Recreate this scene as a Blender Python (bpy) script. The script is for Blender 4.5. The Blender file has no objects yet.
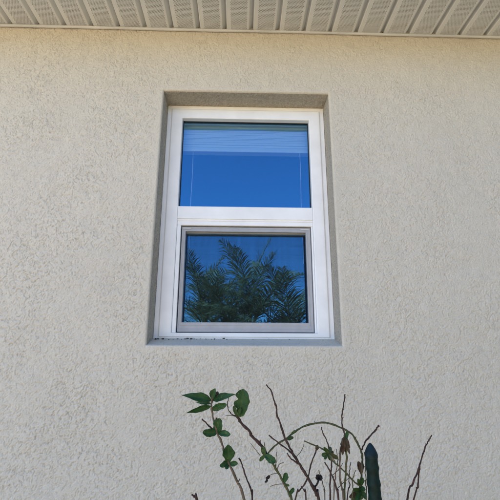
import bpy, math, random
import numpy as np
from mathutils import Matrix, Vector

random.seed(7)
rng = np.random.default_rng(11)
scene = bpy.context.scene
C = scene.collection

# ------------------------------------------------------------------ camera
CZ = 1.38                                     # lens height above the ground
FPX, PITCH, YAW, ROLL, CD = 401.67, 0.2660, 0.0273, 0.0031, 1.2793
cp, sp, cy_, sy_ = math.cos(PITCH), math.sin(PITCH), math.cos(YAW), math.sin(YAW)
FWD = Vector((sy_ * cp, cy_ * cp, sp))
R0 = Vector((cy_, -sy_, 0))
U0 = R0.cross(FWD)
RGT = math.cos(ROLL) * R0 + math.sin(ROLL) * U0
UP = -math.sin(ROLL) * R0 + math.cos(ROLL) * U0
CAM = Vector((0, -CD, CZ))
cam = bpy.data.cameras.new('camera')
cam.sensor_width = 36
cam.lens = 36 * FPX / 500
cam.clip_start = 0.02
cam.clip_end = 2000
cam_o = bpy.data.objects.new('camera', cam)
C.objects.link(cam_o)
cam_o.matrix_world = Matrix(((RGT.x, UP.x, -FWD.x, CAM.x), (RGT.y, UP.y, -FWD.y, CAM.y),
                             (RGT.z, UP.z, -FWD.z, CAM.z), (0, 0, 0, 1)))
scene.camera = cam_o

# ------------------------------------------------------------------ sky, sun, exposure
SUN_EL, SUN_AZ = math.radians(50), math.radians(-55)      # behind the house, to the left
w = bpy.data.worlds.new('World')
scene.world = w
w.use_nodes = True
nt = w.node_tree
sky = nt.nodes.new('ShaderNodeTexSky')
sky.sky_type = 'NISHITA'
sky.sun_disc = False
sky.sun_elevation = SUN_EL
sky.sun_rotation = SUN_AZ
sky.air_density = 0.9
sky.dust_density = 0.0
sky.ozone_density = 5.0
bg = nt.nodes['Background']
bg.inputs['Strength'].default_value = 0.10
nt.links.new(sky.outputs[0], bg.inputs[0])
sun = bpy.data.lights.new('sun', 'SUN')
sun.energy = 5.0
sun.angle = math.radians(0.5)
sun.color = (1, 0.94, 0.85)
sun_o = bpy.data.objects.new('sun', sun)
C.objects.link(sun_o)
sd = Vector((math.sin(SUN_AZ) * math.cos(SUN_EL), math.cos(SUN_AZ) * math.cos(SUN_EL), math.sin(SUN_EL)))
sun_o.rotation_euler = sd.to_track_quat('Z', 'Y').to_euler()
sun_o.location = (0, 0, 30)
scene.view_settings.view_transform = 'Standard'
scene.view_settings.look = 'None'
scene.view_settings.gamma = 1
scene.view_settings.exposure = 2.27

def unproject(px, py, y):
    """photo pixel -> point on the plane y (distance from the wall)"""
    d = FWD + (px - 250) / FPX * RGT + (250 - py) / FPX * UP
    return CAM + d * ((y + CD) / d.y)

# ------------------------------------------------------------------ helpers
def link(name, me, mat, parent=None, loc=None):
    o = bpy.data.objects.new(name, me)
    C.objects.link(o)
    if mat is not None and me is not None and not me.materials:
        me.materials.append(mat)
    if parent is not None:
        o.parent = parent
    if loc is not None:
        o.location = loc
    return o

def mesh(name, verts, faces, smooth=False):
    me = bpy.data.meshes.new(name)
    me.from_pydata([tuple(v) for v in verts], [], faces)
    me.update()
    if smooth:
        me.shade_smooth()
    return me

def empty(name, loc, label=None, cat=None, group=None, parent=None):
    o = bpy.data.objects.new(name, None)
    C.objects.link(o)
    o.location = loc
    o.empty_display_size = 0.1
    tag(o, label, cat, group)
    if parent is not None:
        o.parent = parent
    return o

def tag(o, label=None, cat=None, group=None, kind=None):
    for k, v in (('label', label), ('category', cat), ('group', group), ('kind', kind)):
        if v:
            o[k] = v
    return o

def box_vf(x0, x1, y0, y1, z0, z1, b=0.0):
    """box, chamfered on every edge by b"""
    if b <= 0:
        v = [(x, y, z) for x in (x0, x1) for y in (y0, y1) for z in (z0, z1)]
        f = [(0, 1, 3, 2), (4, 6, 7, 5), (0, 4, 5, 1), (2, 3, 7, 6), (0, 2, 6, 4), (1, 5, 7, 3)]
        return v, f
    import bmesh
    bm = bmesh.new()
    bmesh.ops.create_cube(bm, size=1)
    for q in bm.verts:
        q.co = Vector((x0 if q.co.x < 0 else x1, y0 if q.co.y < 0 else y1, z0 if q.co.z < 0 else z1))
    bmesh.ops.bevel(bm, geom=bm.edges[:], offset=b, segments=2, profile=0.5, affect='EDGES')
    bm.verts.index_update()
    v = [tuple(q.co) for q in bm.verts]
    f = [tuple(q.index for q in fc.verts) for fc in bm.faces]
    bm.free()
    return v, f

def box(name, x0, x1, y0, y1, z0, z1, mat, parent=None, b=0.0):
    v, f = box_vf(x0, x1, y0, y1, z0, z1, b)
    return link(name, mesh(name, v, f), mat, parent)

def join_vf(parts):
    V, F = [], []
    for v, f in parts:
        n = len(V)
        V += list(v)
        F += [tuple(i + n for i in q) for q in f]
    return V, F

def tube_vf(pts, rad, n=7):
    pts = [Vector(p) for p in pts]
    V, F = [], []
    prev = None
    for i, p in enumerate(pts):
        t = (pts[min(i + 1, len(pts) - 1)] - pts[max(i - 1, 0)]).normalized()
        a = prev if prev is not None else (Vector((0, 0, 1)) if abs(t.z) < .9 else Vector((1, 0, 0)))
        s = t.cross(a).normalized()
        a = s.cross(t).normalized()
        prev = a
        r = rad[i] if hasattr(rad, '__len__') else rad
        for k in range(n):
            q = 2 * math.pi * k / n
            V.append(p + r * (math.cos(q) * s + math.sin(q) * a))
    for i in range(len(pts) - 1):
        for k in range(n):
            F.append((i * n + k, i * n + (k + 1) % n, (i + 1) * n + (k + 1) % n, (i + 1) * n + k))
    F.append(tuple(range(n))[::-1])
    F.append(tuple((len(pts) - 1) * n + k for k in range(n)))
    return V, F

def smooth_path(pts, sub=4):
    """Catmull-Rom through the points"""
    P = [Vector(p) for p in pts]
    P = [P[0] * 2 - P[1]] + P + [P[-1] * 2 - P[-2]]
    out = []
    for i in range(1, len(P) - 2):
        for k in range(sub):
            t = k / sub
            a, b, c, d = P[i - 1], P[i], P[i + 1], P[i + 2]
            out.append(0.5 * ((2 * b) + (c - a) * t + (2 * a - 5 * b + 4 * c - d) * t * t + (3 * b - a - 3 * c + d) * t ** 3))
    out.append(P[-2])
    return out

# ------------------------------------------------------------------ materials
def principled(name, col, rough=0.6, spec=0.5, noise=None, bump=None, metallic=0.0):
    """noise = (scale, amount, detail) brightness mottling; bump = list of (scale, distance, detail)"""
    m = bpy.data.materials.new(name)
    m.use_nodes = True
    t = m.node_tree
    p = t.nodes['Principled BSDF']
    p.inputs['Base Color'].default_value = (*col, 1)
    p.inputs['Roughness'].default_value = rough
    p.inputs['Specular IOR Level'].default_value = spec
    p.inputs['Metallic'].default_value = metallic
    tc = t.nodes.new('ShaderNodeTexCoord')
    if noise:
        n = t.nodes.new('ShaderNodeTexNoise')
        n.inputs['Scale'].default_value = noise[0]
        n.inputs['Detail'].default_value = noise[2]
        t.links.new(tc.outputs['Object'], n.inputs['Vector'])
        r = t.nodes.new('ShaderNodeValToRGB')
        a = noise[1]
        r.color_ramp.elements[0].position = 0.3
        r.color_ramp.elements[1].position = 0.7
        r.color_ramp.elements[0].color = (*[c * (1 - a) for c in col], 1)
        r.color_ramp.elements[1].color = (*[min(1, c * (1 + a)) for c in col], 1)
        t.links.new(n.outputs['Fac'], r.inputs['Fac'])
        t.links.new(r.outputs['Color'], p.inputs['Base Color'])
    last = None
    for (s, dist, det) in (bump or []):
        n = t.nodes.new('ShaderNodeTexNoise')
        n.inputs['Scale'].default_value = s
        n.inputs['Detail'].default_value = det
        t.links.new(tc.outputs['Object'], n.inputs['Vector'])
        b = t.nodes.new('ShaderNodeBump')
        b.inputs['Distance'].default_value = dist
        t.links.new(n.outputs['Fac'], b.inputs['Height'])
        if last:
            t.links.new(last.outputs['Normal'], b.inputs['Normal'])
        last = b
    if last:
        t.links.new(last.outputs['Normal'], p.inputs['Normal'])
    return m

def stucco_material():
    m = principled('painted stucco', (0.60, 0.55, 0.475), 0.85, 0.25, bump=[(260, 0.0008, 4), (800, 0.0005, 3)])
    t = m.node_tree
    p = t.nodes['Principled BSDF']
    tc = next(n for n in t.nodes if n.type == 'TEX_COORD')
    ns = []
    for s, d in ((2.3, 3), (38, 4)):
        n = t.nodes.new('ShaderNodeTexNoise')
        n.inputs['Scale'].default_value = s
        n.inputs['Detail'].default_value = d
        t.links.new(tc.outputs['Object'], n.inputs['Vector'])
        ns.append(n)
    mx = t.nodes.new('ShaderNodeMix')
    mx.data_type = 'FLOAT'
    mx.inputs['Factor'].default_value = 0.55
    t.links.new(ns[0].outputs['Fac'], mx.inputs['A'])
    t.links.new(ns[1].outputs['Fac'], mx.inputs['B'])
    r = t.nodes.new('ShaderNodeValToRGB')
    r.color_ramp.elements[0].position = 0.32
    r.color_ramp.elements[1].position = 0.68
    r.color_ramp.elements[0].color = (0.570, 0.525, 0.445, 1)
    r.color_ramp.elements[1].color = (0.640, 0.590, 0.503, 1)
    t.links.new(mx.outputs['Result'], r.inputs['Fac'])
    # sand grains in the paint film
    sg = t.nodes.new('ShaderNodeTexNoise')
    sg.inputs['Scale'].default_value = 430
    sg.inputs['Detail'].default_value = 4
    sg.inputs['Roughness'].default_value = 0.7
    t.links.new(tc.outputs['Object'], sg.inputs['Vector'])
    sr_ = t.nodes.new('ShaderNodeMapRange')
    sr_.inputs['From Min'].default_value = 0.3
    sr_.inputs['From Max'].default_value = 0.7
    sr_.inputs['To Min'].default_value = 0.86
    sr_.inputs['To Max'].default_value = 1.12
    t.links.new(sg.outputs['Fac'], sr_.inputs['Value'])
    vmul = t.nodes.new('ShaderNodeVectorMath')
    vmul.operation = 'SCALE'
    t.links.new(r.outputs['Color'], vmul.inputs[0])
    t.links.new(sr_.outputs['Result'], vmul.inputs['Scale'])
    t.links.new(vmul.outputs[0], p.inputs['Base Color'])
    return m

def glass_material():
    m = bpy.data.materials.new('coated window glass')
    m.use_nodes = True
    t = m.node_tree
    t.nodes.clear()
    out = t.nodes.new('ShaderNodeOutputMaterial')
    mix = t.nodes.new('ShaderNodeMixShader')
    tr = t.nodes.new('ShaderNodeBsdfTransparent')
    tr.inputs['Color'].default_value = (0.95, 0.97, 0.98, 1)
    gl = t.nodes.new('ShaderNodeBsdfGlossy')
    gl.inputs['Color'].default_value = (0.15, 0.49, 0.86, 1)
    gl.inputs['Roughness'].default_value = 0.0
    lw = t.nodes.new('ShaderNodeFresnel')
    lw.inputs['IOR'].default_value = 1.5
    mr = t.nodes.new('ShaderNodeMapRange')
    mr.inputs['From Min'].default_value = 0.04
    mr.inputs['From Max'].default_value = 1.0
    mr.inputs['To Min'].default_value = 0.20
    mr.inputs['To Max'].default_value = 1.0
    t.links.new(lw.outputs[0], mr.inputs['Value'])
    tc = t.nodes.new('ShaderNodeTexCoord')
    n = t.nodes.new('ShaderNodeTexNoise')
    n.inputs['Scale'].default_value = 3.0
    n.inputs['Detail'].default_value = 1.0
    b = t.nodes.new('ShaderNodeBump')
    b.inputs['Distance'].default_value = 0.0015
    t.links.new(tc.outputs['Object'], n.inputs['Vector'])
    t.links.new(n.outputs['Fac'], b.inputs['Height'])
    t.links.new(b.outputs['Normal'], gl.inputs['Normal'])
    t.links.new(mr.outputs[0], mix.inputs[0])
    t.links.new(tr.outputs[0], mix.inputs[1])
    t.links.new(gl.outputs[0], mix.inputs[2])
    t.links.new(mix.outputs[0], out.inputs['Surface'])
    return m

def screen_material():
    """woven mesh: threads every 1.5 mm, open between"""
    m = bpy.data.materials.new('insect screen mesh')
    m.use_nodes = True
    t = m.node_tree
    t.nodes.clear()
    out = t.nodes.new('ShaderNodeOutputMaterial')
    tc = t.nodes.new('ShaderNodeTexCoord')
    sep = t.nodes.new('ShaderNodeSeparateXYZ')
    t.links.new(tc.outputs['Object'], sep.inputs[0])
    def thread(sock, pitch, wd):
        a = t.nodes.new('ShaderNodeMath'); a.operation = 'DIVIDE'; a.inputs[1].default_value = pitch
        t.links.new(sock, a.inputs[0])
        f = t.nodes.new('ShaderNodeMath'); f.operation = 'FRACT'
        t.links.new(a.outputs[0], f.inputs[0])
        l = t.nodes.new('ShaderNodeMath'); l.operation = 'LESS_THAN'; l.inputs[1].default_value = wd
        t.links.new(f.outputs[0], l.inputs[0])
        return l.outputs[0]
    mx = t.nodes.new('ShaderNodeMath'); mx.operation = 'MAXIMUM'
    t.links.new(thread(sep.outputs['X'], 0.00155, 0.17), mx.inputs[0])
    t.links.new(thread(sep.outputs['Z'], 0.00155, 0.15), mx.inputs[1])
    tr = t.nodes.new('ShaderNodeBsdfTransparent')
    df = t.nodes.new('ShaderNodeBsdfDiffuse')
    df.inputs['Color'].default_value = (0.022, 0.022, 0.025, 1)
    mix = t.nodes.new('ShaderNodeMixShader')
    t.links.new(mx.outputs[0], mix.inputs[0])
    t.links.new(tr.outputs[0], mix.inputs[1])
    t.links.new(df.outputs[0], mix.inputs[2])
    t.links.new(mix.outputs[0], out.inputs['Surface'])
    return m

def leaf_material(name, c1, c2, scale=60, trans=0.25, rough=0.55):
    m = principled(name, c1, rough, 0.22)
    t = m.node_tree
    p = t.nodes['Principled BSDF']
    tc = next(n for n in t.nodes if n.type == 'TEX_COORD')
    n = t.nodes.new('ShaderNodeTexNoise')
    n.inputs['Scale'].default_value = scale
    n.inputs['Detail'].default_value = 3
    t.links.new(tc.outputs['Object'], n.inputs['Vector'])
    r = t.nodes.new('ShaderNodeValToRGB')
    r.color_ramp.elements[0].position = 0.35
    r.color_ramp.elements[1].position = 0.7
    r.color_ramp.elements[0].color = (*c1, 1)
    r.color_ramp.elements[1].color = (*c2, 1)
    t.links.new(n.outputs['Fac'], r.inputs['Fac'])
    at = t.nodes.new('ShaderNodeAttribute')
    at.attribute_name = 'vein'
    vm = t.nodes.new('ShaderNodeMix')
    vm.data_type = 'RGBA'
    vf = t.nodes.new('ShaderNodeMath')
    vf.operation = 'MULTIPLY'
    vf.inputs[1].default_value = 0.22
    t.links.new(at.outputs['Fac'], vf.inputs[0])
    t.links.new(vf.outputs[0], vm.inputs['Factor'])
    # small dry blemishes
    bl = t.nodes.new('ShaderNodeTexNoise')
    bl.inputs['Scale'].default_value = scale * 4.5
    bl.inputs['Detail'].default_value = 2
    t.links.new(tc.outputs['Object'], bl.inputs['Vector'])
    br_ = t.nodes.new('ShaderNodeMapRange')
    br_.inputs['From Min'].default_value = 0.62
    br_.inputs['From Max'].default_value = 0.72
    t.links.new(bl.outputs['Fac'], br_.inputs['Value'])
    bm_ = t.nodes.new('ShaderNodeMix')
    bm_.data_type = 'RGBA'
    t.links.new(br_.outputs['Result'], bm_.inputs['Factor'])
    t.links.new(r.outputs['Color'], bm_.inputs['A'])
    bm_.inputs['B'].default_value = (c2[0] * 2.6 + 0.01, c2[1] * 1.5, c2[2] * 1.6, 1)
    t.links.new(bm_.outputs['Result'], vm.inputs['A'])
    vm.inputs['B'].default_value = (c2[0] * 2.2, c2[1] * 1.7, c2[2] * 1.5, 1)
    t.links.new(vm.outputs['Result'], p.inputs['Base Color'])
    if trans:
        tl = t.nodes.new('ShaderNodeBsdfTranslucent')
        t.links.new(r.outputs['Color'], tl.inputs['Color'])
        mx = t.nodes.new('ShaderNodeMixShader')
        mx.inputs[0].default_value = trans
        o = t.nodes['Material Output']
        t.links.new(p.outputs[0], mx.inputs[1])
        t.links.new(tl.outputs[0], mx.inputs[2])
        t.links.new(mx.outputs[0], o.inputs['Surface'])
    return m

M_STUCCO = stucco_material()
M_REVEAL = principled('darker reveal stucco', (0.42, 0.385, 0.325), 0.9, 0.2, noise=(160, 0.22, 8), bump=[(220, 0.0024, 5), (800, 0.0008, 3)])  # darker than the wall stucco, on sides and head of the opening
M_VINYL = principled('white vinyl', (0.86, 0.86, 0.86), 0.38, 0.45, noise=(14, 0.05, 8), bump=[(160, 0.0002, 3)])
M_SOFFIT = principled('tan vinyl soffit', (0.60, 0.615, 0.63), 0.5, 0.35, noise=(6, 0.10, 7), bump=[(60, 0.0004, 2)])
M_SCRFRAME = principled('grey painted aluminium', (0.38, 0.38, 0.395), 0.45, 0.5, noise=(30, 0.08, 3))
M_CLIP = principled('pale plastic clip', (0.55, 0.55, 0.55), 0.5)
M_GASKET_SHADE = principled('black rubber gasket and gap shade', (0.015, 0.015, 0.017), 0.6)  # rubber round the upper pane, painted shade in the screen gaps
M_CAULK = principled('cream caulk', (0.52, 0.44, 0.32), 0.8, noise=(60, 0.25, 4), bump=[(120, 0.001, 3)])
M_CAULKGLOW = principled('caulk with painted warm bounce', (0.74, 0.68, 0.56), 0.7, noise=(50, 0.1, 4), bump=[(90, 0.0008, 3)])  # warm bounce light on the head lip, put into this colour
M_GLASS = glass_material()
M_SCREEN = screen_material()
M_BLIND = principled('blind slat', (0.74, 0.92, 0.86), 0.5)
M_CORD = principled('white cord', (0.8, 0.8, 0.8), 0.8)
M_ROOM = principled('room wall', (0.16, 0.16, 0.16), 0.9)
M_ROOF = principled('asphalt shingle', (0.10, 0.09, 0.08), 0.95, noise=(25, 0.4, 5), bump=[(90, 0.004, 3)])
M_GROUND = principled('dry sandy lawn', (0.36, 0.287, 0.185), 0.95, 0.1, noise=(1.7, 0.25, 7), bump=[(40, 0.02, 4)])
M_STEM_BROWN = leaf_material('brown bark', (0.030, 0.018, 0.015), (0.065, 0.040, 0.034), 90, 0, 0.75)
M_STEM_GREEN = leaf_material('green stem', (0.045, 0.058, 0.022), (0.085, 0.085, 0.04), 70, 0, 0.6)
M_STEM_TAN = leaf_material('tan stem', (0.075, 0.060, 0.038), (0.13, 0.10, 0.07), 70, 0, 0.7)
M_LEAF = leaf_material('dark green leaf', (0.013, 0.052, 0.014), (0.040, 0.100, 0.030), 75, 0.18)
M_LEAF_LIGHT = leaf_material('fresh green leaf', (0.025, 0.060, 0.016), (0.055, 0.10, 0.03), 90, 0.2)
M_LEAF_DRY = leaf_material('dry brown leaf', (0.045, 0.030, 0.019), (0.085, 0.060, 0.036), 110, 0.1, 0.8)
M_BLACK = leaf_material('withered flower head', (0.010, 0.009, 0.010), (0.03, 0.025, 0.025), 200, 0, 0.9)
M_STAKE = principled('dark green plastic coating', (0.0025, 0.015, 0.012), 0.6, 0.2, noise=(140, 0.45, 6), bump=[(300, 0.0006, 4)])
M_STAKECAP = principled('dark blue plastic cap', (0.003, 0.015, 0.019), 0.6, 0.25, noise=(140, 0.5, 6), bump=[(300, 0.001, 4)])
M_PALM = leaf_material('palm leaflet', (0.13, 0.105, 0.035), (0.50, 0.40, 0.22), 9, 0.3, 0.4)
M_PALMBOOT = principled('pale palm fibre', (0.42, 0.36, 0.26), 0.9, noise=(30, 0.35, 5), bump=[(60, 0.01, 3)])
M_PALMTRUNK = principled('palm trunk', (0.20, 0.15, 0.10), 0.95, noise=(20, 0.4, 5), bump=[(30, 0.02, 4)])

# ------------------------------------------------------------------ ground
gs = 600
g = link('ground', mesh('ground', [(-gs, -gs, 0), (gs, -gs, 0), (gs, gs, 0), (-gs, gs, 0)], [(0, 1, 2, 3)]), M_GROUND)
tag(g, 'dry sandy lawn in front of the house', None, None, 'structure')

# ------------------------------------------------------------------ house
house = empty('house', (0, 0, 0), 'house with rough cream stucco wall, tan perforated soffit and one small white window', 'house')
WX0, WX1, WZ0, WZ1 = -0.2845, 0.3250, CZ + 0.0430, CZ + 0.9554      # opening in the wall
SZ = CZ + 1.2172                                                    # underside of the soffit
DEP = 0.0974                                                        # depth of the reveal
PX0, PX1, PZ0, PZ1 = -1.16, 1.28, CZ - 0.48, SZ + 0.022             # finely modelled patch of stucco

def axis(a, b, step, breaks):
    pts = [a] + breaks + [b]
    out = []
    for p, q in zip(pts[:-1], pts[1:]):
        n = max(1, int(round((q - p) / step)))
        out += list(np.linspace(p, q, n, endpoint=False))
    return np.array(out + [b])

def bandnoise(shape, step, lo, hi):
    """gaussian noise holding wavelengths lo..hi metres"""
    n = rng.standard_normal(shape)
    fz = np.fft.fftfreq(shape[0], step)[:, None]
    fx = np.fft.fftfreq(shape[1], step)[None, :]
    fr = np.sqrt(fz * fz + fx * fx) + 1e-9
    filt = np.exp(-(fr * lo) ** 2) * (1 - np.exp(-(fr * hi) ** 2))
    r = np.fft.ifft2(np.fft.fft2(n) * filt).real
    return r / r.std()

def stucco_height(shape, step):
    def lines(n, wid):
        gz_, gx_ = np.gradient(n, step)
        d = np.abs(n) / (np.hypot(gz_, gx_) + 8.0)
        return np.exp(-(d / wid) ** 2)
    def sig(v):
        return 1 / (1 + np.exp(-v))
    n1 = bandnoise(shape, step, 0.0140, 0.043)
    n2 = bandnoise(shape, step, 0.0095, 0.028)
    m = bandnoise(shape, step, 0.013, 0.045)
    m2 = bandnoise(shape, step, 0.014, 0.04)
    big = bandnoise(shape, step, 0.07, 0.30)
    fine = bandnoise(shape, step, 0.0035, 0.009)
    k1, k2 = sig(7 * (m - 0.15 + 0.35 * big)), sig(7 * (m2 - 0.30 - 0.35 * big))
    # overlapping trowelled flakes: a small step along each crack, the crack itself narrow and deep
    flake = 0.0007 * sig(10 * n1) * (0.4 + 0.6 * k1) + 0.00045 * sig(10 * n2) * (0.3 + 0.7 * k2)
    crack = 0.0032 * lines(n1, 0.0012) * k1 + 0.0027 * lines(n2, 0.0011) * k2
    mod = np.clip(0.85 + 0.13 * bandnoise(shape, step, 0.16, 0.60), 0.6, 1.15)         # heavier and lighter handed areas
    return mod * (flake - crack) + 0.0006 * big + 0.00022 * fine

STEP = 0.0019
gx = axis(PX0, PX1, STEP, [WX0, WX1])
gz = axis(PZ0, PZ1, STEP, [WZ0, WZ1])
nx, nz = len(gx), len(gz)
H = stucco_height((nz, nx), STEP)
X, Z = np.meshgrid(gx, gz)
# border of the patch melts into the plain wall around it
edge = np.minimum.reduce([X - PX0, PX1 - X, Z - PZ0])
H *= np.clip(edge / 0.05, 0, 1) * (1.0 + 0.12 * np.clip(-X, -0.8, 0.8))
# arris of the opening: rounded, and trowelled smoother
dx = np.maximum(np.maximum(WX0 - X, X - WX1), 0)
dz = np.maximum(np.maximum(WZ0 - Z, Z - WZ1), 0)
dd = np.hypot(dx, dz)
H *= 0.35 + 0.65 * np.clip(dd / 0.03, 0, 1)
rnd = 0.007
Y = -H
arr = np.clip(1 - dd / rnd, 0, 1)
Y += rnd * (1 - np.sqrt(np.clip(1 - arr ** 2, 0, 1)))
co = np.stack([X, Y, Z], -1).reshape(-1, 3)
idx = np.arange(nx * nz).reshape(nz, nx)
a, b_, c_, d_ = idx[:-1, :-1], idx[:-1, 1:], idx[1:, 1:], idx[1:, :-1]
cxm = 0.25 * (X[:-1, :-1] + X[1:, 1:] + X[:-1, 1:] + X[1:, :-1])
czm = 0.25 * (Z[:-1, :-1] + Z[1:, 1:] + Z[:-1, 1:] + Z[1:, :-1])
keep = ~((cxm > WX0) & (cxm < WX1) & (czm > WZ0) & (czm < WZ1))
quads = np.stack([a[keep], b_[keep], c_[keep], d_[keep]], -1)

# reveals: sheets from the arris back to the window, displaced the same way
extra_v, extra_q = [], []
base = len(co)
def sheet(P):
    """P: (n, m, 3) grid of points"""
    global base
    n, m_ = P.shape[:2]
    ii = np.arange(n * m_).reshape(n, m_) + base
    extra_v.append(P.reshape(-1, 3))
    extra_q.append(np.stack([ii[:-1, :-1], ii[:-1, 1:], ii[1:, 1:], ii[1:, :-1]], -1).reshape(-1, 4))
    base += n * m_

yd = np.concatenate([[rnd], np.linspace(rnd + 0.003, DEP + 0.03, 40)])
iz0, iz1 = np.argmin(abs(gz - WZ0)), np.argmin(abs(gz - WZ1))
ix0, ix1 = np.argmin(abs(gx - WX0)), np.argmin(abs(gx - WX1))
zz, xx = gz[iz0:iz1 + 1], gx[ix0:ix1 + 1]
SILL_RISE = 0.0245
def reveal_h(n, m_):
    h = stucco_height((n, m_), STEP) * 0.9
    h[:, 0] = 0
    h[0, :] *= 0
    h[-1, :] *= 0
    return h
hL = reveal_h(len(zz), len(yd))
A, B = np.meshgrid(yd, zz)
sheet(np.stack([WX0 + np.abs(hL) * 0.8, A, B], -1)[:, ::-1])
hR = reveal_h(len(zz), len(yd))
sheet(np.stack([WX1 - np.abs(hR) * 0.8, A, B], -1))
hT = reveal_h(len(xx), len(yd))
A, B = np.meshgrid(yd, xx)
sheet(np.stack([B, A, WZ1 - np.abs(hT) * 0.8], -1)[:, ::-1])
hB = reveal_h(len(xx), len(yd))
slope = SILL_RISE * np.clip((A - rnd) / (DEP - rnd), 0, 1)
sheet(np.stack([B, A, WZ0 + slope + hB * 0.5], -1))
# the plain wall around the patch
HX0, HX1 = -5.2, 6.4
for (xa, xb, za, zb) in ((HX0, PX0, 0, PZ1), (PX1, HX1, 0, PZ1), (PX0, PX1, 0, PZ0), (HX0, HX1, PZ1, SZ + 0.15)):
    sheet(np.array([[(xa, 0, za), (xb, 0, za)], [(xa, 0, zb), (xb, 0, zb)]], float))
allv = np.concatenate([co] + extra_v)
allq = np.concatenate([quads] + extra_q).astype(np.int32)
me = bpy.data.meshes.new('wall')
me.vertices.add(len(allv))
me.vertices.foreach_set('co', allv.astype(np.float32).ravel())
me.loops.add(len(allq) * 4)
me.loops.foreach_set('vertex_index', allq.ravel())
me.polygons.add(len(allq))
me.polygons.foreach_set('loop_start', np.arange(0, len(allq) * 4, 4, dtype=np.int32))
me.polygons.foreach_set('loop_total', np.full(len(allq), 4, np.int32))
me.polygons.foreach_set('use_smooth', np.ones(len(allq), bool))
me.update(calc_edges=True)
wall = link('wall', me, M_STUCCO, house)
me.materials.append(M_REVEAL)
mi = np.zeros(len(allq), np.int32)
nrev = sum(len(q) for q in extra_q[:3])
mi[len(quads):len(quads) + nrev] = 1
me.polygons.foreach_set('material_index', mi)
tag(wall, 'rough cream stucco wall')

# shell of the house: side and back walls, ceiling of the room behind the window, roof
HY = 8.5
box('side_wall', HX0, HX0 + 0.15, 0.002, HY, 0, SZ + 0.1, M_STUCCO, house)
box('side_wall', HX1 - 0.15, HX1, 0.002, HY, 0, SZ + 0.1, M_STUCCO, house)
box('back_wall', HX0 + 0.15, HX1 - 0.15, HY - 0.15, HY, 0, SZ + 0.1, M_STUCCO, house)
rv, rf = box_vf(-1.9, 1.9, 0.14, 3.6, 0.05, SZ + 0.05)
# open the room's front where the window sits
rf = [f for f in rf if f != (0, 4, 5, 1)]
o0 = len(rv)
rv += [(WX0 - .02, .14, WZ0), (WX1 + .02, .14, WZ0), (WX1 + .02, .14, WZ1 + .02), (WX0 - .02, .14, WZ1 + .02)]
rf += [(0, 4, o0 + 1, o0), (4, 5, o0 + 2, o0 + 1), (5, 1, o0 + 3, o0 + 2), (1, 0, o0, o0 + 3)]
link('room', mesh('room', rv, rf), M_ROOM, house)
OH = 0.43                                                           # overhang
sl = math.tan(math.radians(21))
ridge_y = HY / 2
ez = SZ + 0.17
V = []
for x in (HX0 - 0.4, HX1 + 0.4):
    V += [(x, -OH - 0.03, ez), (x, ridge_y, ez + (ridge_y + OH) * sl), (x, HY + OH, ez),
          (x, HY + OH, ez - 0.05), (x, ridge_y, ez + (ridge_y + OH) * sl - 0.08), (x, -OH - 0.03, ez - 0.05)]
F = [(0, 6, 7, 1), (1, 7, 8, 2), (3, 9, 10, 4), (4, 10, 11, 5), (5, 11, 6, 0), (2, 8, 9, 3), (0, 1, 4, 5), (1, 2, 3, 4),
     (7, 6, 11, 10), (8, 7, 10, 9), (1, 4, 10, 7)]
link('roof', mesh('roof', V, F[:-1]), M_ROOF, house)
V = []
for x in (HX0 + 0.01, HX1 - 0.01):
    V += [(x, 0.05, SZ + 0.1), (x, HY - 0.05, SZ + 0.1), (x, ridge_y, ez + (ridge_y + OH) * sl - 0.1)]
link('gable', mesh('gable', V[:3], [(0, 1, 2)]), M_STUCCO, house)
link('gable', mesh('gable', V[3:], [(0, 2, 1)]), M_STUCCO, house)

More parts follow.
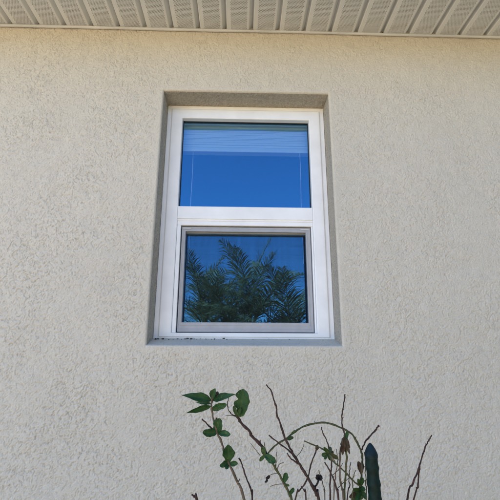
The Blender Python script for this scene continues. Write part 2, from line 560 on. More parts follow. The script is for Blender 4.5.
# ------------------------------------------------------------------ soffit
soffit = empty('soffit', (0, 0, 0), 'tan perforated vinyl soffit panels under the eave', None, None, house)
PITCHS = 0.1016
G0 = -0.8701
YA, YB = -OH + 0.004, -0.002
def panel_mesh():
    """one 10 cm rib of the soffit: groove, smooth margin, perforated flat, smooth margin, slope up into the next groove.
    x runs 0..PITCHS from the groove's dark edge."""
    V, F = [], []
    zf = 0.0
    deep = 0.018
    def strip(xz):
        n = len(V)
        for x, z in xz:
            V.extend([(x, YA, z), (x, YB, z)])
        for i in range(len(xz) - 1):
            k = n + 2 * i
            F.append((k, k + 1, k + 3, k + 2))
    ps, pn = 0.0150, 12
    pit = 0.00525
    pe = ps + pn * pit
    strip([(-0.003, deep), (0.0, deep), (0.0002, 0.002), (0.0022, zf), (ps, zf)])
    strip([(pe, zf), (0.0835, zf), (0.0855, 0.0008), (PITCHS - 0.0029, deep)])
    # perforations: staggered round holes punched through the sheet
    rows = int((YB - YA) / pit)
    for r in range(rows):
        y0 = YB - (r + 1) * pit
        y1 = y0 + pit
        off = 0.5 * pit if r % 2 else 0.0
        xs = ps
        if off:
            n = len(V)
            V.extend([(ps, y0, zf), (ps + off, y0, zf), (ps + off, y1, zf), (ps, y1, zf)])
            F.append((n, n + 1, n + 2, n + 3))
            n = len(V)
            V.extend([(pe - off, y0, zf), (pe, y0, zf), (pe, y1, zf), (pe - off, y1, zf)])
            F.append((n, n + 1, n + 2, n + 3))
        for k in range(pn - (1 if off else 0)):
            x0 = ps + off + k * pit
            x1 = x0 + pit
            cx, cy = (x0 + x1) / 2, (y0 + y1) / 2
            n = len(V)
            outer = [(x0, y0), (cx, y0), (x1, y0), (x1, cy), (x1, y1), (cx, y1), (x0, y1), (x0, cy)]
            rr = 0.00178
            for (ox, oy) in outer:
                V.append((ox, oy, zf))
            for q in range(8):
                an = math.radians(225 + 45 * q)
                V.append((cx + rr * math.cos(an), cy + rr * math.sin(an), zf))
            for q in range(8):
                V.append((V[n + 8 + q][0], V[n + 8 + q][1], zf + 0.0014))
            for q in range(8):
                q2 = (q + 1) % 8
                F.append((n + q, n + q2, n + 8 + q2, n + 8 + q))
                F.append((n + 8 + q, n + 8 + q2, n + 16 + q2, n + 16 + q))
    y0 = YB - rows * pit
    n = len(V)
    V.extend([(ps, YA, zf), (pe, YA, zf), (pe, y0, zf), (ps, y0, zf)])
    F.append((n, n + 1, n + 2, n + 3))
    return mesh('soffit_panel', V, F)
pm = panel_mesh()
pm.materials.append(M_SOFFIT)
for i in range(-9, 30):
    o = link('soffit_panel', pm, M_SOFFIT, soffit, (G0 + i * PITCHS, 0, SZ + 0.0085 + random.uniform(-0.0008, 0.0008)))
    o.rotation_euler = (random.uniform(-.002, .002), random.uniform(-.006, .006), random.uniform(-.0015, .0015))
# plain continuation of the soffit beyond what the picture shows
xa, xb = G0 - 9 * PITCHS, G0 + 30 * PITCHS
for (p, q) in ((HX0 - 0.4, xa - 0.004), (xb, HX1 + 0.4)):
    box('plain_soffit', p, q, YA, YB, SZ + 0.0085, SZ + 0.0115, M_SOFFIT, soffit)
# dark backing of the eave and the channel along the wall
box('attic_board', HX0 - 0.4, HX1 + 0.4, YA, YB + 0.001, SZ + 0.045, SZ + 0.055, M_ROOM, soffit)
xs = np.linspace(HX0, HX1, 240)
V, F = [], []
prof = [(-0.0045, 0.012), (-0.0045, 0.0008), (-0.0055, -0.0008), (-0.0105, -0.0002), (-0.012, 0.0015), (-0.012, 0.0045), (-0.0105, 0.0068), (-0.0105, 0.0078)]
for x in xs:
    wz = 0.0011 * math.sin(x * 3.1 + 0.5) + 0.0007 * math.sin(x * 8.3)
    for (y, z) in prof:
        V.append((x, y, SZ + z + (wz if z < 0.004 else wz * 0.3)))
n = len(prof)
for i in range(len(xs) - 1):
    for k in range(n - 1):
        F.append((i * n + k, i * n + k + 1, (i + 1) * n + k + 1, (i + 1) * n + k))
link('wall_channel', mesh('wall_channel', V, F), M_SOFFIT, soffit)
box('fascia', HX0 - 0.4, HX1 + 0.4, -OH - 0.022, -OH, SZ - 0.005, ez - 0.052, M_VINYL, soffit, 0.003)

# ------------------------------------------------------------------ window
win = empty('window', (0, 0, 0), 'white vinyl single-hung window with an insect screen over its lower half', None, None, house)
FX0, FX1, FZ0, FZ1 = -0.2835, 0.3240, CZ + 0.0662, CZ + 0.9545

def mitre_bar(name, rect, prof, side, mat, parent, su=(1, 1, 1, 1)):
    """one side of a mitred frame. rect=(x0,x1,z0,z1); prof: (u inward, y); su: inward scale for left,right,bottom,top"""
    x0, x1, z0, z1 = rect
    def corner(cx, cz, u):
        return (x0 + u * su[0] if cx == 0 else x1 - u * su[1], z0 + u * su[2] if cz == 0 else z1 - u * su[3])
    ends = {'left': ((0, 0), (0, 1)), 'right': ((1, 1), (1, 0)), 'bottom': ((1, 0), (0, 0)), 'top': ((0, 1), (1, 1))}[side]
    V, F = [], []
    for e in ends:
        for (u, y) in prof:
            px, pz = corner(e[0], e[1], u)
            V.append((px, y, pz))
    n = len(prof)
    for k in range(n):
        k2 = (k + 1) % n
        F.append((k, k2, n + k2, n + k))
    F.append(tuple(range(n))[::-1])
    F.append(tuple(n + k for k in range(n)))
    return link(name, mesh(name, V, F), mat, parent)

rect = (FX0, FX1, FZ0, FZ1)
# outer frame: thin outer lip, ogee step, broad face, inner return
fprof = [(0, 0.136), (0, 0.0935), (0.0012, 0.0920), (0.0125, 0.0932), (0.0150, 0.0932), (0.0165, 0.0905), (0.0185, 0.0885), (0.0205, 0.0878),
         (0.0560, 0.0868), (0.0585, 0.0878), (0.0595, 0.0900), (0.0595, 0.136)]
su = (1.0, 1.0, 0.32, 0.96)
mitre_bar('jamb', rect, fprof, 'left', M_VINYL, win, su)
mitre_bar('jamb', rect, fprof, 'right', M_VINYL, win, su)
mitre_bar('window_head', rect, fprof, 'top', M_VINYL, win, su)
mitre_bar('window_sill', rect, fprof, 'bottom', M_VINYL, win, su)
IX0, IX1 = FX0 + 0.0597, FX1 - 0.0597
IZ0, IZ1 = FZ0 + 0.0597 * 0.32, FZ1 - 0.0597 * 0.96
MR0, MR1 = CZ + 0.4640, CZ + 0.5345            # meeting rail
# meeting rail: stepped profile
rp = [(MR0 + 0.002, 0.130), (MR0, 0.094), (MR0 + 0.002, 0.0925), (MR0 + 0.0150, 0.0925), (MR0 + 0.0165, 0.0905), (MR0 + 0.0225, 0.0905), (MR0 + 0.0235, 0.0870),
      (MR1 - 0.003, 0.0862), (MR1, 0.0880), (MR1, 0.130)]
V = [(IX0 + 0.0003, y, z) for z, y in rp] + [(IX1 - 0.0003, y, z) for z, y in rp]
n = len(rp)
F = [(k, (k + 1) % n, n + (k + 1) % n, n + k) for k in range(n)] + [tuple(range(n))[::-1], tuple(n + k for k in range(n))]
link('meeting_rail', mesh('meeting_rail', V, F), M_VINYL, win)
# gasket round the upper pane
gk = [(0, 0.122), (0, 0.1085), (0.0018, 0.1085), (0.0018, 0.122)]
for s in ('left', 'right', 'top', 'bottom'):
    mitre_bar('gasket', (IX0 + .0002, IX1 - .0002, MR1 + .0002, IZ1 - .0002), gk, s, M_GASKET_SHADE, win)
up_pane = box('upper_pane', IX0 + 0.001, IX1 - 0.001, 0.1125, 0.1165, MR1 + 0.001, IZ1 - 0.001, M_GLASS, win)
# lower half: vinyl stops beside the screen, lower sash behind it
box('stop', IX0 + 0.0002, IX0 + 0.0135, 0.0925, 0.118, IZ0, MR0, M_VINYL, win, 0.0012)
box('stop', IX1 - 0.0060, IX1 - 0.0002, 0.0925, 0.118, IZ0, MR0, M_VINYL, win, 0.0012)
SX0, SX1, SZ0, SZ1 = -0.2072, 0.2560, CZ + 0.0882, CZ + 0.4608
box('gap_shade', IX0 + 0.0136, SX0 + 0.004, 0.112, 0.120, IZ0, MR0, M_GASKET_SHADE, win)  # black strips put in for the shade in the gaps round the screen
box('gap_shade', SX1 - 0.004, IX1 - 0.0061, 0.112, 0.120, IZ0, MR0, M_GASKET_SHADE, win)
box('gap_shade', SX0 + 0.0041, SX1 - 0.0041, 0.112, 0.119, SZ1 - 0.010, MR0 - 0.0005, M_GASKET_SHADE, win)
box('gap_shade', SX0 + 0.0041, SX1 - 0.0041, 0.112, 0.119, IZ0 + 0.0003, SZ0 + 0.004, M_GASKET_SHADE, win)
sash = [(0, 0.150), (0, 0.1215), (0.0015, 0.1205), (0.0135, 0.1205), (0.015, 0.1215), (0.015, 0.150)]
ssu = (1, 1, 1.9, 1.3)
srect = (IX0 + 0.0137, IX1 - 0.0062, IZ0 + 0.0005, MR0 - 0.0008)
for s in ('left', 'right', 'top', 'bottom'):
    mitre_bar('sash_rail', srect, sash, s, M_VINYL, win, ssu)
box('lower_pane', srect[0] + 0.012, srect[1] - 0.012, 0.1300, 0.1340, srect[2] + 0.024, srect[3] - 0.015, M_GLASS, win)

# the insect screen: grey roll-formed frame, mesh and two pull clips
sprof = [(0, 0.1105), (0, 0.1015), (0.0012, 0.1002), (0.0045, 0.1002), (0.0055, 0.1012), (0.0100, 0.1012), (0.0110, 0.1002), (0.0145, 0.1002),
         (0.0155, 0.1015), (0.0155, 0.1105)]
scsu = (0.90, 1.10, 2.1, 1.12)
for s in ('left', 'right', 'top', 'bottom'):
    mitre_bar('screen_frame', (SX0, SX1, SZ0, SZ1), sprof, s, M_SCRFRAME, win, scsu)
v = [(SX0 + .012, .1075, SZ0 + .030), (SX1 - .016, .1075, SZ0 + .030), (SX1 - .016, .1075, SZ1 - .016), (SX0 + .012, .1075, SZ1 - .016)]
link('screen_mesh', mesh('screen_mesh', v, [(0, 1, 2, 3)]), M_SCREEN, win)
for (xc, sgn) in ((SX0 + 0.004, 1), (SX1 - 0.006, -1)):
    v, f = box_vf(min(xc, xc + sgn * 0.030), max(xc, xc + sgn * 0.030), 0.0985, 0.0999, SZ1 - 0.0085, SZ1 - 0.0045, 0.0006)
    link('pull_clip', mesh('pull_clip', v, f), M_CLIP, win)
# caulk bead under the frame, strip of painted warm bounce at its head, uneven along its length
def caulk(name, pts, r, parent, mat=None):
    p = smooth_path(pts, 6)
    rad = [r * (1 + (0.06 if mat else 0.24) * math.sin(i * 1.7) * math.sin(i * 0.61 + 1)) for i in range(len(p))]
    vv, ff = tube_vf(p, rad, 8)
    return link(name, mesh(name, vv, ff, True), mat or M_CAULK, parent)
caulk('caulk', [(FX0 + (FX1 - FX0) * t, 0.0965, FZ0 - 0.0015 + 0.0007 * math.sin(9 * t)) for t in np.linspace(0, 1, 14)], 0.0042, win)
caulk('caulk', [(FX0 + (FX1 - FX0) * t, 0.0985, FZ1 - 0.0035) for t in np.linspace(0, 1, 10)], 0.0062, win, M_CAULKGLOW)  # head strip paints the frame lip's warm bounce light
# crumbs of dirt on the sloping sill
crumbs = []
for k in range(46):
    x = FX0 + 0.01 + (rng.random() ** 2.2) * 0.24 if k < 36 else FX0 + rng.random() * 0.58
    y = 0.078 + 0.014 * rng.random()
    z = WZ0 + SILL_RISE * (y - rnd) / (DEP - rnd)
    s = 0.0005 + 0.0016 * rng.random() ** 2
    v, f = box_vf(x - s * 1.6, x + s * 1.6, y - s, y + s, z - 0.001, z + s * 1.1, s * 0.3)
    v = [(a0 + rng.normal(0, s * .35), a1 + rng.normal(0, s * .35), a2 + abs(rng.normal(0, s * .3))) for a0, a1, a2 in v]
    crumbs.append((v, f))
v, f = join_vf(crumbs)
dirt = link('dirt', mesh('dirt', v, f), M_LEAF_DRY)
tag(dirt, 'small dark crumbs of dirt on the window sill', None, None, 'stuff')

# ------------------------------------------------------------------ blind, drawn up behind the upper pane
blind = empty('venetian_blind', (0.02, 0.165, CZ + 0.94), 'pale venetian blind drawn up to the top of the window', 'blind')
def bbox(name, x0, x1, y0, y1, z0, z1, mat, b=0.0):
    o = box(name, x0 - 0.02, x1 - 0.02, y0 - 0.19, y1 - 0.19, z0 - 0.94, z1 - 0.94, mat, blind, b)
    return o
bbox('headrail', -0.250, 0.290, 0.172, 0.205, 0.893, 0.945, M_BLIND, 0.002)
parts = []
for k in range(15):
    z = 0.806 + k * 0.0054
    j = rng.normal(0, 0.0008)
    parts.append(box_vf(-0.268, 0.268, -0.012 + j, 0.013 + j, z - 0.94, z + 0.0046 - 0.94))
v, f = join_vf(parts)
link('slat_stack', mesh('slat_stack', v, f), M_BLIND, blind)
bbox('bottom_rail', -0.248, 0.288, 0.172, 0.205, 0.789, 0.803, M_BLIND, 0.002)
for xc in (-0.1863, 0.2355):
    pts = [(xc - 0.02 + 0.001 * math.sin(i), -0.012, -0.15 - i * 0.05) for i in range(10)]
    v, f = tube_vf(pts, 0.0011, 6)
    link('lift_cord', mesh('lift_cord', v, f), M_CORD, blind)

# ------------------------------------------------------------------ shrub
PY = -0.63                                                  # plane of the shrub, 0.63 m off the wall
base0 = unproject(305, 560, PY)
shrub = empty('shrub', (base0.x, PY, 0), 'sparse leggy shrub with bare brown twigs and a few dark green leaves', 'shrub')
inv = Vector((-base0.x, -PY, 0))
def spt(px, py, dy=0.0):
    return unproject(px, py, PY + dy) + inv
PXM = FPX / (CD + PY)                                       # pixels per metre at the shrub

def stem(pts, w0, w1, mat, dy=0.0, dy2=None, root=False, side=None):
    """pts in photo pixels from tip to base, widths in photo pixels at tip and base"""
    n = len(pts)
    d2 = dy if dy2 is None else dy2
    P = [spt(x, y, dy + (d2 - dy) * i / max(1, n - 1)) for i, (x, y) in enumerate(pts)]
    if root:
        a, b = P[-2], P[-1]
        d = (b - a).normalized()
        tgt = Vector((random.uniform(-0.05, 0.05), random.uniform(-0.05, 0.05), -0.02))
        L = (b - tgt).length
        for t in (0.12, 0.3, 0.55, 0.8):
            P.append((b + d * L * t * (1 - t) * 0.8).lerp(tgt, t * t * 0.55 + t * 0.45))
        P.append(tgt)
    S = smooth_path(P, 5)
    m = len(S)
    vis = (n - 1) * 5
    rad = []
    for i in range(m):
        t = min(1, i / max(1, vis))
        r = 0.80 * (w0 + (w1 - w0) * t) / PXM / 2
        if i > vis:
            r *= 1 + 0.5 * (i - vis) / (m - vis)
        rad.append(r * (1 + 0.13 * math.sin(i * 0.9 + pts[0][0]) + random.uniform(-.06, .06)))
        S[i] = S[i] + Vector((random.gauss(0, 1), random.gauss(0, 1), 0)) * 0.00035
    vf = [tube_vf(S, rad, 7)]
    # nodes, spurs and broken side shoots
    if n > 3:
        for i in range(2, vis, random.choice((3, 4, 5))):
            if random.random() < 0.2:
                a_ = random.uniform(-1, 1)
                d_ = (S[min(i + 1, m - 1)] - S[i]).normalized()
                out = (d_.cross(Vector((0, -1, 0))) * random.choice((-1, 1)) + Vector((0, 0.6 * a_, 0.25)) - d_ * 0.5).normalized()
                ln = rad[i] * random.uniform(1.5, 3.0)
                vf.append(tube_vf([S[i], S[i] + out * ln * 0.6, S[i] + out * ln + Vector((0, 0, ln * 0.25))], [rad[i] * 0.75, rad[i] * 0.5, rad[i] * 0.22], 5))
    v, f = join_vf(vf)
    return link('stem', mesh('stem', v, f, True), mat, shrub)

def leaf(bx, by, tx, ty, wpx, mat=None, dy=0.0, dt=0.0, cup=0.25, bend=0.12, shape='oval', bites=(), name='leaf', tilt=0.0):
    """blade from base pixel to tip pixel, width in pixels; dy, dt = depth of base and tip"""
    B, T = spt(bx, by, dy), spt(tx, ty, dy + dt)
    ax = T - B
    L = ax.length
    ax.normalize()
    view = Vector((0, -1, 0.15)).normalized()
    sd_ = ax.cross(view).normalized()
    nrm = sd_.cross(ax).normalized()
    sd_ = (sd_ * math.cos(tilt) + nrm * math.sin(tilt)).normalized()
    nrm = sd_.cross(ax).normalized()
    NL, NW = 22, 8
    V, F = [], []
    for i in range(NL + 1):
        t = i / NL
        if shape == 'oval':
            wv = (4 * t ** 1.1 * (1 - t ** 1.1)) ** 0.5 if 0 < t < 1 else 0
        elif shape == 'long':
            wv = math.sin(math.pi * t ** 0.8) ** 0.9 * (1 - 0.25 * t) if 0 < t < 1 else 0
        else:
            wv = math.sin(math.pi * t ** 1.3) ** 0.8 if 0 < t < 1 else 0
        wv = max(wv, 0.07)
        half = wv * wpx / PXM / 2
        for j in range(NW + 1):
            s = j / NW * 2 - 1
            h = half
            for (bt, bs, br) in bites:
                if s * bs > 0:
                    h -= half * br * math.exp(-((t - bt) / 0.07) ** 2) * abs(s)
            wob = 1 + (0.07 * math.sin(9 * t + bx + s) + 0.05 * math.sin(23 * t + by * 2 + 2 * s)) * abs(s)
            p = B + ax * (L * t) + sd_ * (s * h * wob) + nrm * (cup * half * s * s - bend * L * (t - 0.4) ** 2 + 0.10 * half * math.sin(13 * t + 4 * s + bx) * abs(s))
            if j == NW // 2:
                p = p - nrm * half * 0.10
            V.append(p)
    for i in range(NL):
        for j in range(NW):
            k = i * (NW + 1) + j
            F.append((k, k + 1, k + NW + 2, k + NW + 1))
    me_ = mesh(name, V, F, True)
    at = me_.attributes.new('vein', 'FLOAT', 'POINT')
    at.data.foreach_set('value', [1.0 if k % (NW + 1) == NW // 2 else (0.15 if k % (NW + 1) in (0, NW) else 0.0) for k in range(len(V))])
    o = link(name, me_, mat or M_LEAF, shrub)
    s_ = o.modifiers.new('thick', 'SOLIDIFY')
    s_.thickness = 0.0003
    return o

# leafy stem at the left
stem([(212.5, 396), (211.5, 403), (211.5, 409), (214, 421), (217, 433), (221, 441), (224.5, 452), (229, 463), (237.5, 482), (244, 500)], 2.2, 2.8, M_STEM_TAN, 0, 0, True)
stem([(201.6, 419), (207, 424), (212.5, 429), (217, 433)], 1.5, 1.9, M_STEM_BROWN)
leaf(212, 400, 183, 394, 9.5, dt=-0.012, bend=0.35, shape='long', tilt=-0.3)
leaf(212.5, 400, 234.5, 393.5, 8.0, dt=-0.01, bend=0.2, shape='long', tilt=0.4)
leaf(211, 406, 186, 412.5, 6.2, dt=-0.02, shape='long', tilt=0.5, bend=-0.15)
leaf(212, 409, 226, 404.5, 6.0, M_LEAF, dt=-0.02, tilt=-0.2)
leaf(211, 403.5, 195, 402, 3.6, dt=0.012, shape='long')
leaf(212, 409, 219, 409.5, 3.4, M_LEAF_LIGHT, dt=-0.01)
leaf(212, 400, 215, 388.5, 6.5, dt=-0.005, cup=0.5, tilt=0.5, shape='tip')
leaf(211.5, 400, 211.5, 390, 5.0, dt=0.006, cup=0.5, tilt=-0.5, shape='tip')
leaf(213, 401, 218, 391.5, 4.0, M_LEAF_DRY, dt=0.004, cup=0.4)
leaf(216.5, 432.5, 219.5, 418.5, 9.0, dt=-0.006, tilt=0.25)
leaf(217, 433, 203, 432.5, 6.8, dt=-0.012)
leaf(218, 432.5, 230, 434.5, 5.4, dt=-0.012, tilt=0.2)
leaf(216, 431, 216.5, 417.5, 2.4, M_LEAF_DRY, dt=0.004)
leaf(229, 464, 228, 445, 11.0, dt=-0.006, tilt=-0.2, shape='tip')
leaf(228.5, 463, 220, 466, 4.2, dt=-0.006)
leaf(229.5, 464, 237.5, 463.2, 4.4, dt=-0.006)
leaf(228, 464, 226, 469, 3.6, dt=-0.008)
leaf(228, 463, 223.5, 461.5, 3.2, dt=-0.003)
stem([(240, 479), (238.5, 481), (237.5, 482.5)], 1.0, 1.3, M_STEM_TAN)
# brown stem with the large chewed leaf
stem([(236, 415), (239.5, 420), (243, 425), (249, 430.5), (252, 436), (257, 441), (263.5, 448), (266, 455)], 3.0, 3.6, M_STEM_BROWN, 0.01, 0.01)
stem([(266, 454.5), (270, 460), (273.5, 464.5), (277, 471), (284, 483), (290, 496), (292, 501)], 2.6, 2.9, M_STEM_GREEN, 0.011, 0.011, True)
leaf(239.5, 417, 243.5, 389.3, 14.5, dt=-0.004, dy=0.008, bend=0.1, bites=((0.62, -1, 0.45), (0.28, -1, 0.55), (0.12, -1, 0.5)), tilt=0.15)
leaf(237, 416, 233.5, 406, 3.4, M_LEAF_LIGHT, dy=0.006)
leaf(238, 417, 240.5, 408, 3.0, M_LEAF_LIGHT, dy=0.004)
stem([(228.5, 398), (227.4, 404), (228.5, 410), (231.5, 414), (236, 416)], 0.9, 1.4, M_STEM_BROWN, 0.01)
stem([(225.5, 415.3), (231, 415.4), (236, 416.6)], 0.6, 1.0, M_STEM_TAN, 0.01)
leaf(265, 455, 275.5, 462.5, 6.5, dt=-0.008, dy=0.004)
leaf(264.5, 455, 262.5, 446.5, 4.5, M_LEAF_LIGHT, dy=0.004)
leaf(265, 455, 259.5, 461, 3.2, M_LEAF_LIGHT, dy=0.004)
stem([(250.5, 443), (255, 449), (260, 455.5)], 0.6, 0.8, M_STEM_TAN, 0.012)
stem([(264.5, 442.5), (265, 448), (265.8, 454)], 0.8, 1.1, M_STEM_GREEN, 0.008)
stem([(276.5, 452), (276.8, 460), (275, 467)], 0.6, 0.9, M_STEM_GREEN, 0.008)
stem([(283.5, 462.5), (279, 464.5), (277, 470)], 0.7, 1.2, M_STEM_TAN, 0.008)
leaf(284, 482.5, 286.5, 472.8, 5.0, dy=0.006)
leaf(289.5, 494.5, 294, 488, 3.4, dy=0.006)
leaf(285, 484, 289.5, 486, 2.0, M_LEAF_LIGHT, dy=0.006)
stem([(270, 486.5), (277, 484.5), (284, 483.8)], 0.6, 0.9, M_STEM_TAN, 0.008)
stem([(266, 478.5), (271, 474.5), (277, 473.5)], 0.6, 0.8, M_STEM_TAN, 0.008)
leaf(270, 475.5, 266, 479.5, 2.6, M_BLACK, dy=0.008)
leaf(268, 480, 264.8, 482.5, 1.8, M_BLACK, dy=0.008)
# short bare twigs
stem([(239, 457.8), (242, 465), (245.6, 476), (250, 487), (252, 495), (252.2, 501)], 1.6, 2.1, M_STEM_BROWN, 0.02, 0.02, True)
stem([(191.4, 494.5), (194.5, 496.5), (197, 500.5), (198.5, 505)], 1.8, 2.2, M_STEM_BROWN, -0.02, -0.02, True)
# long dark twig, with its two side twigs
stem([(266.5, 384.5), (271, 391), (274, 400), (276.5, 408), (277, 415), (281, 426), (285, 438), (288, 444), (294, 455.6), (300, 465), (307.6, 477), (313, 487), (317, 495), (319, 501)], 1.5, 3.6, M_STEM_BROWN, -0.01, 0.0, True)
stem([(268.5, 435), (273, 438.5), (280, 444), (287, 449), (293, 454.5)], 1.4, 1.9, M_STEM_BROWN, -0.005, -0.004)
stem([(287, 453), (290, 457.5), (294, 461), (300, 465)], 1.3, 1.9, M_STEM_BROWN, -0.012, -0.002)
stem([(304.3, 444), (301.5, 450), (297, 456.5)], 0.6, 0.8, M_STEM_TAN, 0.004)
# arching green runner
stem([(266.5, 455), (271, 449.5), (278, 443.5), (285.4, 439), (295, 431.6), (304.6, 426), (315.4, 423.3), (324, 422.6), (332, 424.2), (342.4, 428.4), (351, 433.5), (356.4, 441), (361, 451), (362.2, 459), (362.7, 468), (360.5, 483), (359, 501)], 1.9, 2.6, M_STEM_GREEN, 0.008, 0.012, True)
leaf(287, 439.5, 293.5, 437, 3.0, M_LEAF_LIGHT, dy=0.002)
leaf(291, 434.5, 295.5, 430.5, 2.2, M_LEAF_LIGHT, dy=0.002)
# upright with a dried tuft
stem([(345, 394), (344, 403), (341.8, 416), (342.4, 427), (345, 434), (345.5, 440)], 1.4, 2.0, M_STEM_BROWN, -0.01, -0.01)
stem([(345, 434), (342, 443), (340, 454.5), (340, 478), (343, 492), (343.5, 501)], 2.0, 1.9, M_STEM_TAN, -0.01, -0.01, True)
stem([(345, 434), (346.5, 443), (346.5, 461), (345, 480.5), (344.5, 501)], 2.2, 2.2, M_STEM_GREEN, -0.006, -0.006, True)
for (tx, ty, wd) in ((340.5, 452, 3.2), (342.5, 455, 3.0), (346, 453, 3.4), (349.5, 449, 2.8), (350, 454, 2.2), (341, 446, 3.0), (347.5, 446, 3.2), (344, 448, 3.6)):
    leaf(345 + random.uniform(-.6, .6), 435 + random.uniform(0, 4), tx, ty, wd, M_LEAF_DRY if random.random() < .75 else M_LEAF, dy=-0.012, dt=random.uniform(-.008, .008), cup=.5)
leaf(345.5, 440, 347.5, 431.5, 3.2, M_LEAF, dy=-0.012)
stem([(378.8, 425.6), (376.5, 428.5), (372, 434), (365.5, 441.5), (362, 450)], 2.0, 1.8, M_STEM_BROWN, 0.0, 0.01)
# twigs between
stem([(321.4, 427), (322.5, 432), (325.6, 438), (329, 448), (331.6, 461.6), (331, 470), (330, 484), (330, 501)], 1.2, 1.9, M_STEM_BROWN, -0.02, -0.02, True)
stem([(304.6, 441), (311, 444), (321, 448), (328, 453), (334, 461.6), (346, 473), (355, 482.5), (361, 486)], 1.3, 2.0, M_STEM_GREEN, -0.025, 0.0)
for (tx, ty, wd) in ((321.5, 455.5, 3.4), (324, 447.5, 3.2), (330.5, 446.5, 3.2), (334, 452, 2.8), (338.5, 459, 3.4), (331, 460.5, 3.2), (324.5, 459, 2.6), (335.5, 463.5, 2.4)):
    leaf(328.5 + random.uniform(-1, 1), 453.5 + random.uniform(-1, 1), tx, ty, wd, M_LEAF_LIGHT if random.random() < .6 else M_STEM_GREEN, dy=-0.026, dt=random.uniform(-.01, .01), cup=.4)
stem([(316.8, 446.5), (316, 451), (312.4, 460.4), (309, 472.4), (306, 482), (299, 491.6), (295, 501)], 1.5, 1.9, M_STEM_BROWN, 0.01, 0.01, True)
leaf(316.5, 450.5, 317.5, 445, 3.2, M_LEAF_DRY, dy=0.008)
stem([(324.4, 462), (330.4, 472.4), (334.6, 482), (337.6, 494), (338.5, 501)], 1.5, 2.2, M_STEM_BROWN, -0.03, -0.03, True)
for pts, mt, dd_ in (([(336.5, 449), (337.5, 462), (335.5, 476), (333.5, 501)], M_STEM_TAN, 0.015), ([(351, 462), (349, 474), (349.5, 487), (347, 501)], M_STEM_BROWN, 0.02),
                     ([(318.5, 470), (322, 481), (324.5, 492), (325, 501)], M_STEM_TAN, 0.018), ([(355.5, 470), (352.5, 480), (353.5, 492), (352, 501)], M_STEM_GREEN, -0.01),
                     ([(301, 486), (304.5, 492), (306, 501)], M_STEM_BROWN, 0.014)):
    stem(pts, 0.9, 1.5, mt, dd_, dd_, True)
stem([(343, 463), (338, 470), (331.5, 476)], 0.7, 1.0, M_STEM_TAN, 0.0)
stem([(349, 478), (342, 484), (336, 490)], 0.7, 1.0, M_STEM_GREEN, 0.002)
# withered flower head
for k in range(16):
    an = random.uniform(0, 2 * math.pi)
    rr = random.uniform(1.5, 4.4)
    leaf(319, 478, 319.8 + rr * math.cos(an), 477.2 + rr * 0.8 * math.sin(an), random.uniform(1.8, 3.4), M_BLACK, dy=-0.003, dt=random.uniform(-.006, .006), cup=.5, name='withered_petal')
stem([(319, 478), (317, 484), (314.5, 488.5)], 1.8, 2.4, M_BLACK, -0.002, 0.0)
stem([(312, 485), (314.5, 489), (317.5, 496)], 4.0, 4.4, M_STEM_BROWN, 0.0, 0.0)
# dried pod and green tuft low on the runner
leaf(361.5, 473.5, 358.2, 461.5, 4.6, M_LEAF_DRY, dy=0.004, cup=.7)
leaf(361, 474.5, 361.2, 463, 3.0, M_STEM_TAN, dy=0.002, cup=.7)
for (tx, ty, wd, mt) in ((353.5, 489.5, 4, M_LEAF_LIGHT), (357, 498, 5, M_LEAF_LIGHT), (364.5, 491, 4, M_LEAF), (361, 500, 5, M_LEAF), (355.5, 501, 4, M_LEAF), (366, 499, 4, M_LEAF_LIGHT), (358, 479, 3, M_LEAF_LIGHT), (349.5, 497.5, 4.5, M_LEAF_DRY), (363, 478, 3, M_LEAF), (351.5, 501, 4, M_LEAF_LIGHT)):
    leaf(360.5, 487 + random.uniform(-1, 4), tx, ty, wd, mt, dy=0.0, dt=random.uniform(-.015, .0), cup=.4)
stem([(367.5, 479.5), (364.5, 481), (361, 484)], 0.8, 1.1, M_STEM_GREEN, 0.002)
stem([(364.5, 452), (365.5, 470), (366, 485), (366.5, 501)], 0.9, 1.3, M_STEM_GREEN, 0.006, 0.006, True)
# bare forked twig at the right
stem([(432, 435), (428.5, 441), (424.6, 448.4), (420.4, 462.4), (417, 473.6), (412, 485), (407, 500)], 1.4, 2.3, M_STEM_BROWN, 0.02, 0.02, True)
stem([(419.6, 466), (418.7, 474), (417.6, 487.6), (414, 500)], 1.9, 1.9, M_STEM_BROWN, 0.021, 0.021, True)

# ------------------------------------------------------------------ garden stake
SY = PY - 0.015
tipp, botp = unproject(370, 443, SY), unproject(375.2, 500, SY)
ax = (tipp - botp).normalized()
L = (tipp.z + 0.02) / ax.z
foot = tipp - ax * L
stake = empty('garden_stake', (foot.x, foot.y, 0), 'dark green plastic-coated garden stake with pointed blue tip among the twigs', 'stake')
off = Vector((-foot.x, -foot.y, 0))
sr = 6.3 / (FPX / (CD + SY))
rings = []
tlen = 0.017
s = 0.0
V, F = [], []
NS = 14
side1 = ax.cross(Vector((0, 1, 0))).normalized()
side2 = side1.cross(ax).normalized()
def ring(dist, r, tw=0.0):
    c = tipp - ax * dist + off
    st = len(V)
    for k in range(NS):
        q = 2 * math.pi * k / NS
        V.append(c + r * (math.cos(q) * side1 + math.sin(q) * side2))
    return st
prof = []
d = tlen - 0.002
while d < L:
    ph = d % 0.021
    bumpr = 0.15 * math.exp(-((ph - 0.0105) / 0.0032) ** 2)
    prof.append((d, sr * (0.88 + bumpr * 0.8 + 0.025 * math.sin(d * 130) + random.uniform(-.015, .015))))
    d += 0.0035
ids = [ring(*p) for p in prof]
for a_, b2 in zip(ids[:-1], ids[1:]):
    for k in range(NS):
        F.append((a_ + k, a_ + (k + 1) % NS, b2 + (k + 1) % NS, b2 + k))
link('stake_rod', mesh('stake_rod', V, F, True), M_STAKE, stake)
V, F = [], []
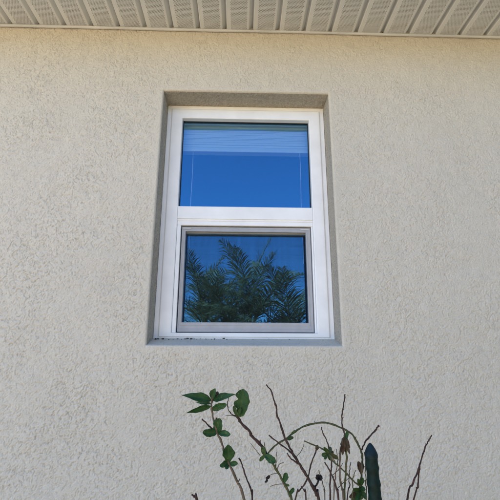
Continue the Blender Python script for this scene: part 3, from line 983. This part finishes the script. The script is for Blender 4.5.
cap = [(0.0, sr * 0.10), (0.0012, sr * 0.26), (0.004, sr * 0.46), (0.008, sr * 0.70), (0.0125, sr * 0.90), (0.0150, sr * 0.97), (0.0175, sr * 0.955), (0.0195, sr * 0.93)]
ids = [ring(*p) for p in cap]
F.append(tuple(ids[0] + k for k in range(NS)))
for a_, b2 in zip(ids[:-1], ids[1:]):
    for k in range(NS):
        F.append((a_ + k, a_ + (k + 1) % NS, b2 + (k + 1) % NS, b2 + k))
link('stake_cap', mesh('stake_cap', V, F, True), M_STAKECAP, stake)

# ------------------------------------------------------------------ palms in the garden, seen mirrored in the panes
def frond_mesh(L, droop, nleaf=34, seed=0):
    r = random.Random(seed)
    V, F = [], []
    pts = []
    ang = math.radians(68)
    p = Vector((0, 0, 0))
    N = 18
    for i in range(N + 1):
        pts.append(p.copy())
        t = i / N
        a = ang - droop * t ** 1.35
        p = p + Vector((math.cos(a), 0, math.sin(a))) * (L / N)
    v, f = tube_vf(pts, [0.009 * (1 - 0.8 * i / N) for i in range(N + 1)], 5)
    V += v
    F += f
    for k in range(nleaf):
        t = 0.16 + 0.84 * k / (nleaf - 1)
        i = min(int(t * N), N - 1)
        fr_ = t * N - i
        c = pts[i].lerp(pts[i + 1], fr_)
        tg = (pts[i + 1] - pts[i]).normalized()
        nr = Vector((-tg.z, 0, tg.x))
        ll = 0.27 * (math.sin(math.pi * (0.14 + 0.80 * t)) ** 0.7) * L
        ll0 = ll
        for sgn in (-1, 1):
            ll = ll0 * r.uniform(0.78, 1.1)
            if r.random() < 0.07:
                continue
            dirv = (Vector((0, sgn, 0)) * 0.86 + tg * (0.5 + 0.5 * t + r.uniform(-.14, .14)) + nr * r.uniform(0.0, 0.4)).normalized()
            wv = 0.0058 * (0.7 + 0.5 * r.random())
            sidev = dirv.cross(nr).normalized()
            n = len(V)
            mid = c + dirv * ll * 0.5
            tip = c + dirv * ll * r.uniform(.85, 1.05) - Vector((0, 0, 0.22 * ll * r.uniform(.4, 1.3)))
            V += [c - sidev * wv * .6, c + sidev * wv * .6, mid - sidev * wv, mid + sidev * wv, tip]
            F += [(n, n + 1, n + 3, n + 2), (n + 2, n + 3, n + 4)]
    me_ = mesh('frond', V, F)
    me_.materials.append(M_PALM)
    return me_
FR = [frond_mesh(1.05, math.radians(d), n_, i) for i, (d, n_) in enumerate(((30, 42), (55, 46), (88, 44), (118, 40), (45, 38)))]
MIRROR = 0.115
def palm(px, py, dist, label, nf, scale, seed):
    """crown centre seen at (px, py) in the pane; dist = metres from the pane"""
    r = random.Random(seed)
    c = unproject(px, py, MIRROR + dist)
    root = empty('palm_tree', (c.x, MIRROR - dist, 0), label, 'palm tree', 'palms mirrored in the window')
    h = c.z
    pts = [(0.10 * math.sin(3 * t + seed) * (1 - t), 0.06 * math.sin(2 * t) * (1 - t), -0.05 + (h + 0.05) * t) for t in np.linspace(0, 1, 16)]
    v, f = tube_vf(pts, [0.062 + 0.012 * ((i * 7) % 3 - 1) / 2 + (0.03 if i > 13 else 0) for i in range(16)], 9)
    link('trunk', mesh('trunk', v, f, True), M_PALMTRUNK, root)
    for k in range(14):                                         # pale fibrous boots under the crown
        an, zz_ = k * 2.4, h - 0.10 - 0.035 * k
        ca, sa = math.cos(an), math.sin(an)
        v, f = tube_vf([(0.04 * ca, 0.04 * sa, zz_), (0.09 * ca, 0.09 * sa, zz_ + 0.06), (0.13 * ca, 0.13 * sa, zz_ + 0.17)], [0.035, 0.028, 0.016], 6)
        link('frond_stub', mesh('frond_stub', v, f, True), M_PALMBOOT, root)
    for k in range(nf):
        o = link('frond', FR[r.randrange(5)], M_PALM, root)
        el = (k / nf)
        o.location = (0, 0, h - 0.05 + 0.08 * (1 - el))
        o.rotation_euler = (r.uniform(-.15, .15), math.radians(-24 + 80 * el ** 1.2) + r.uniform(-.12, .12), k * 2.39996 + r.uniform(-.2, .2))
        s_ = scale * r.uniform(.82, 1.1)
        o.scale = (s_, s_, s_)
    return root
palm(204, 330, 4.6, 'feathery palm mirrored at the left of the lower pane', 24, 1.14, 3)
palm(250, 332, 5.0, 'feathery palm mirrored in the middle of the lower pane', 19, 1.42, 5)
palm(228, 345, 4.2, 'feathery palm mirrored low between the two taller palms', 18, 1.05, 12)
palm(296, 350, 4.3, 'low feathery palm mirrored in the lower right of the pane', 15, 1.22, 8)

# ------------------------------------------------------------------ leafy block added out of view to shade the left reveal
shade_hedge = empty('shade_hedge', (2.9, -3.4, 0), 'tall dark green foliage added out of view at the right to shade the reveal', 'shade_hedge')
hw, hl, hh = 0.5, 2.6, 3.0
box('shade_hedge_wood', -hw + .16, hw - .16, -hl + .16, hl - .16, 0, hh - .16, M_STEM_BROWN, shade_hedge, 0.05)
V, F = [], []
for k in range(15000):
    face = random.random()
    if face < 0.42:
        p = Vector((-hw + abs(random.gauss(0, .07)), random.uniform(-hl, hl), random.uniform(0, hh)))
    elif face < 0.62:
        p = Vector((hw - abs(random.gauss(0, .07)), random.uniform(-hl, hl), random.uniform(0, hh)))
    elif face < 0.82:
        p = Vector((random.uniform(-hw, hw), random.uniform(-hl, hl), hh - abs(random.gauss(0, .07))))
    else:
        p = Vector((random.uniform(-hw, hw), random.choice((-1, 1)) * (hl - abs(random.gauss(0, .07))), random.uniform(0, hh)))
    p += Vector((0.05 * math.sin(p.y * 3 + p.z * 2), 0.04 * math.sin(p.z * 4), 0.05 * math.sin(p.y * 4)))
    u = Vector((random.gauss(0, 1), random.gauss(0, 1), random.gauss(0, 1))).normalized()
    q = u.cross(Vector((random.gauss(0, 1), random.gauss(0, 1), random.gauss(0, 1)))).normalized()
    u, q = u * random.uniform(.035, .06), q * random.uniform(.018, .03)
    n = len(V)
    V += [p - u, p + q, p + u, p - q]
    F.append((n, n + 1, n + 2, n + 3))
fo = link('foliage', mesh('foliage', V, F), M_LEAF, shade_hedge)
fo['kind'] = 'stuff'
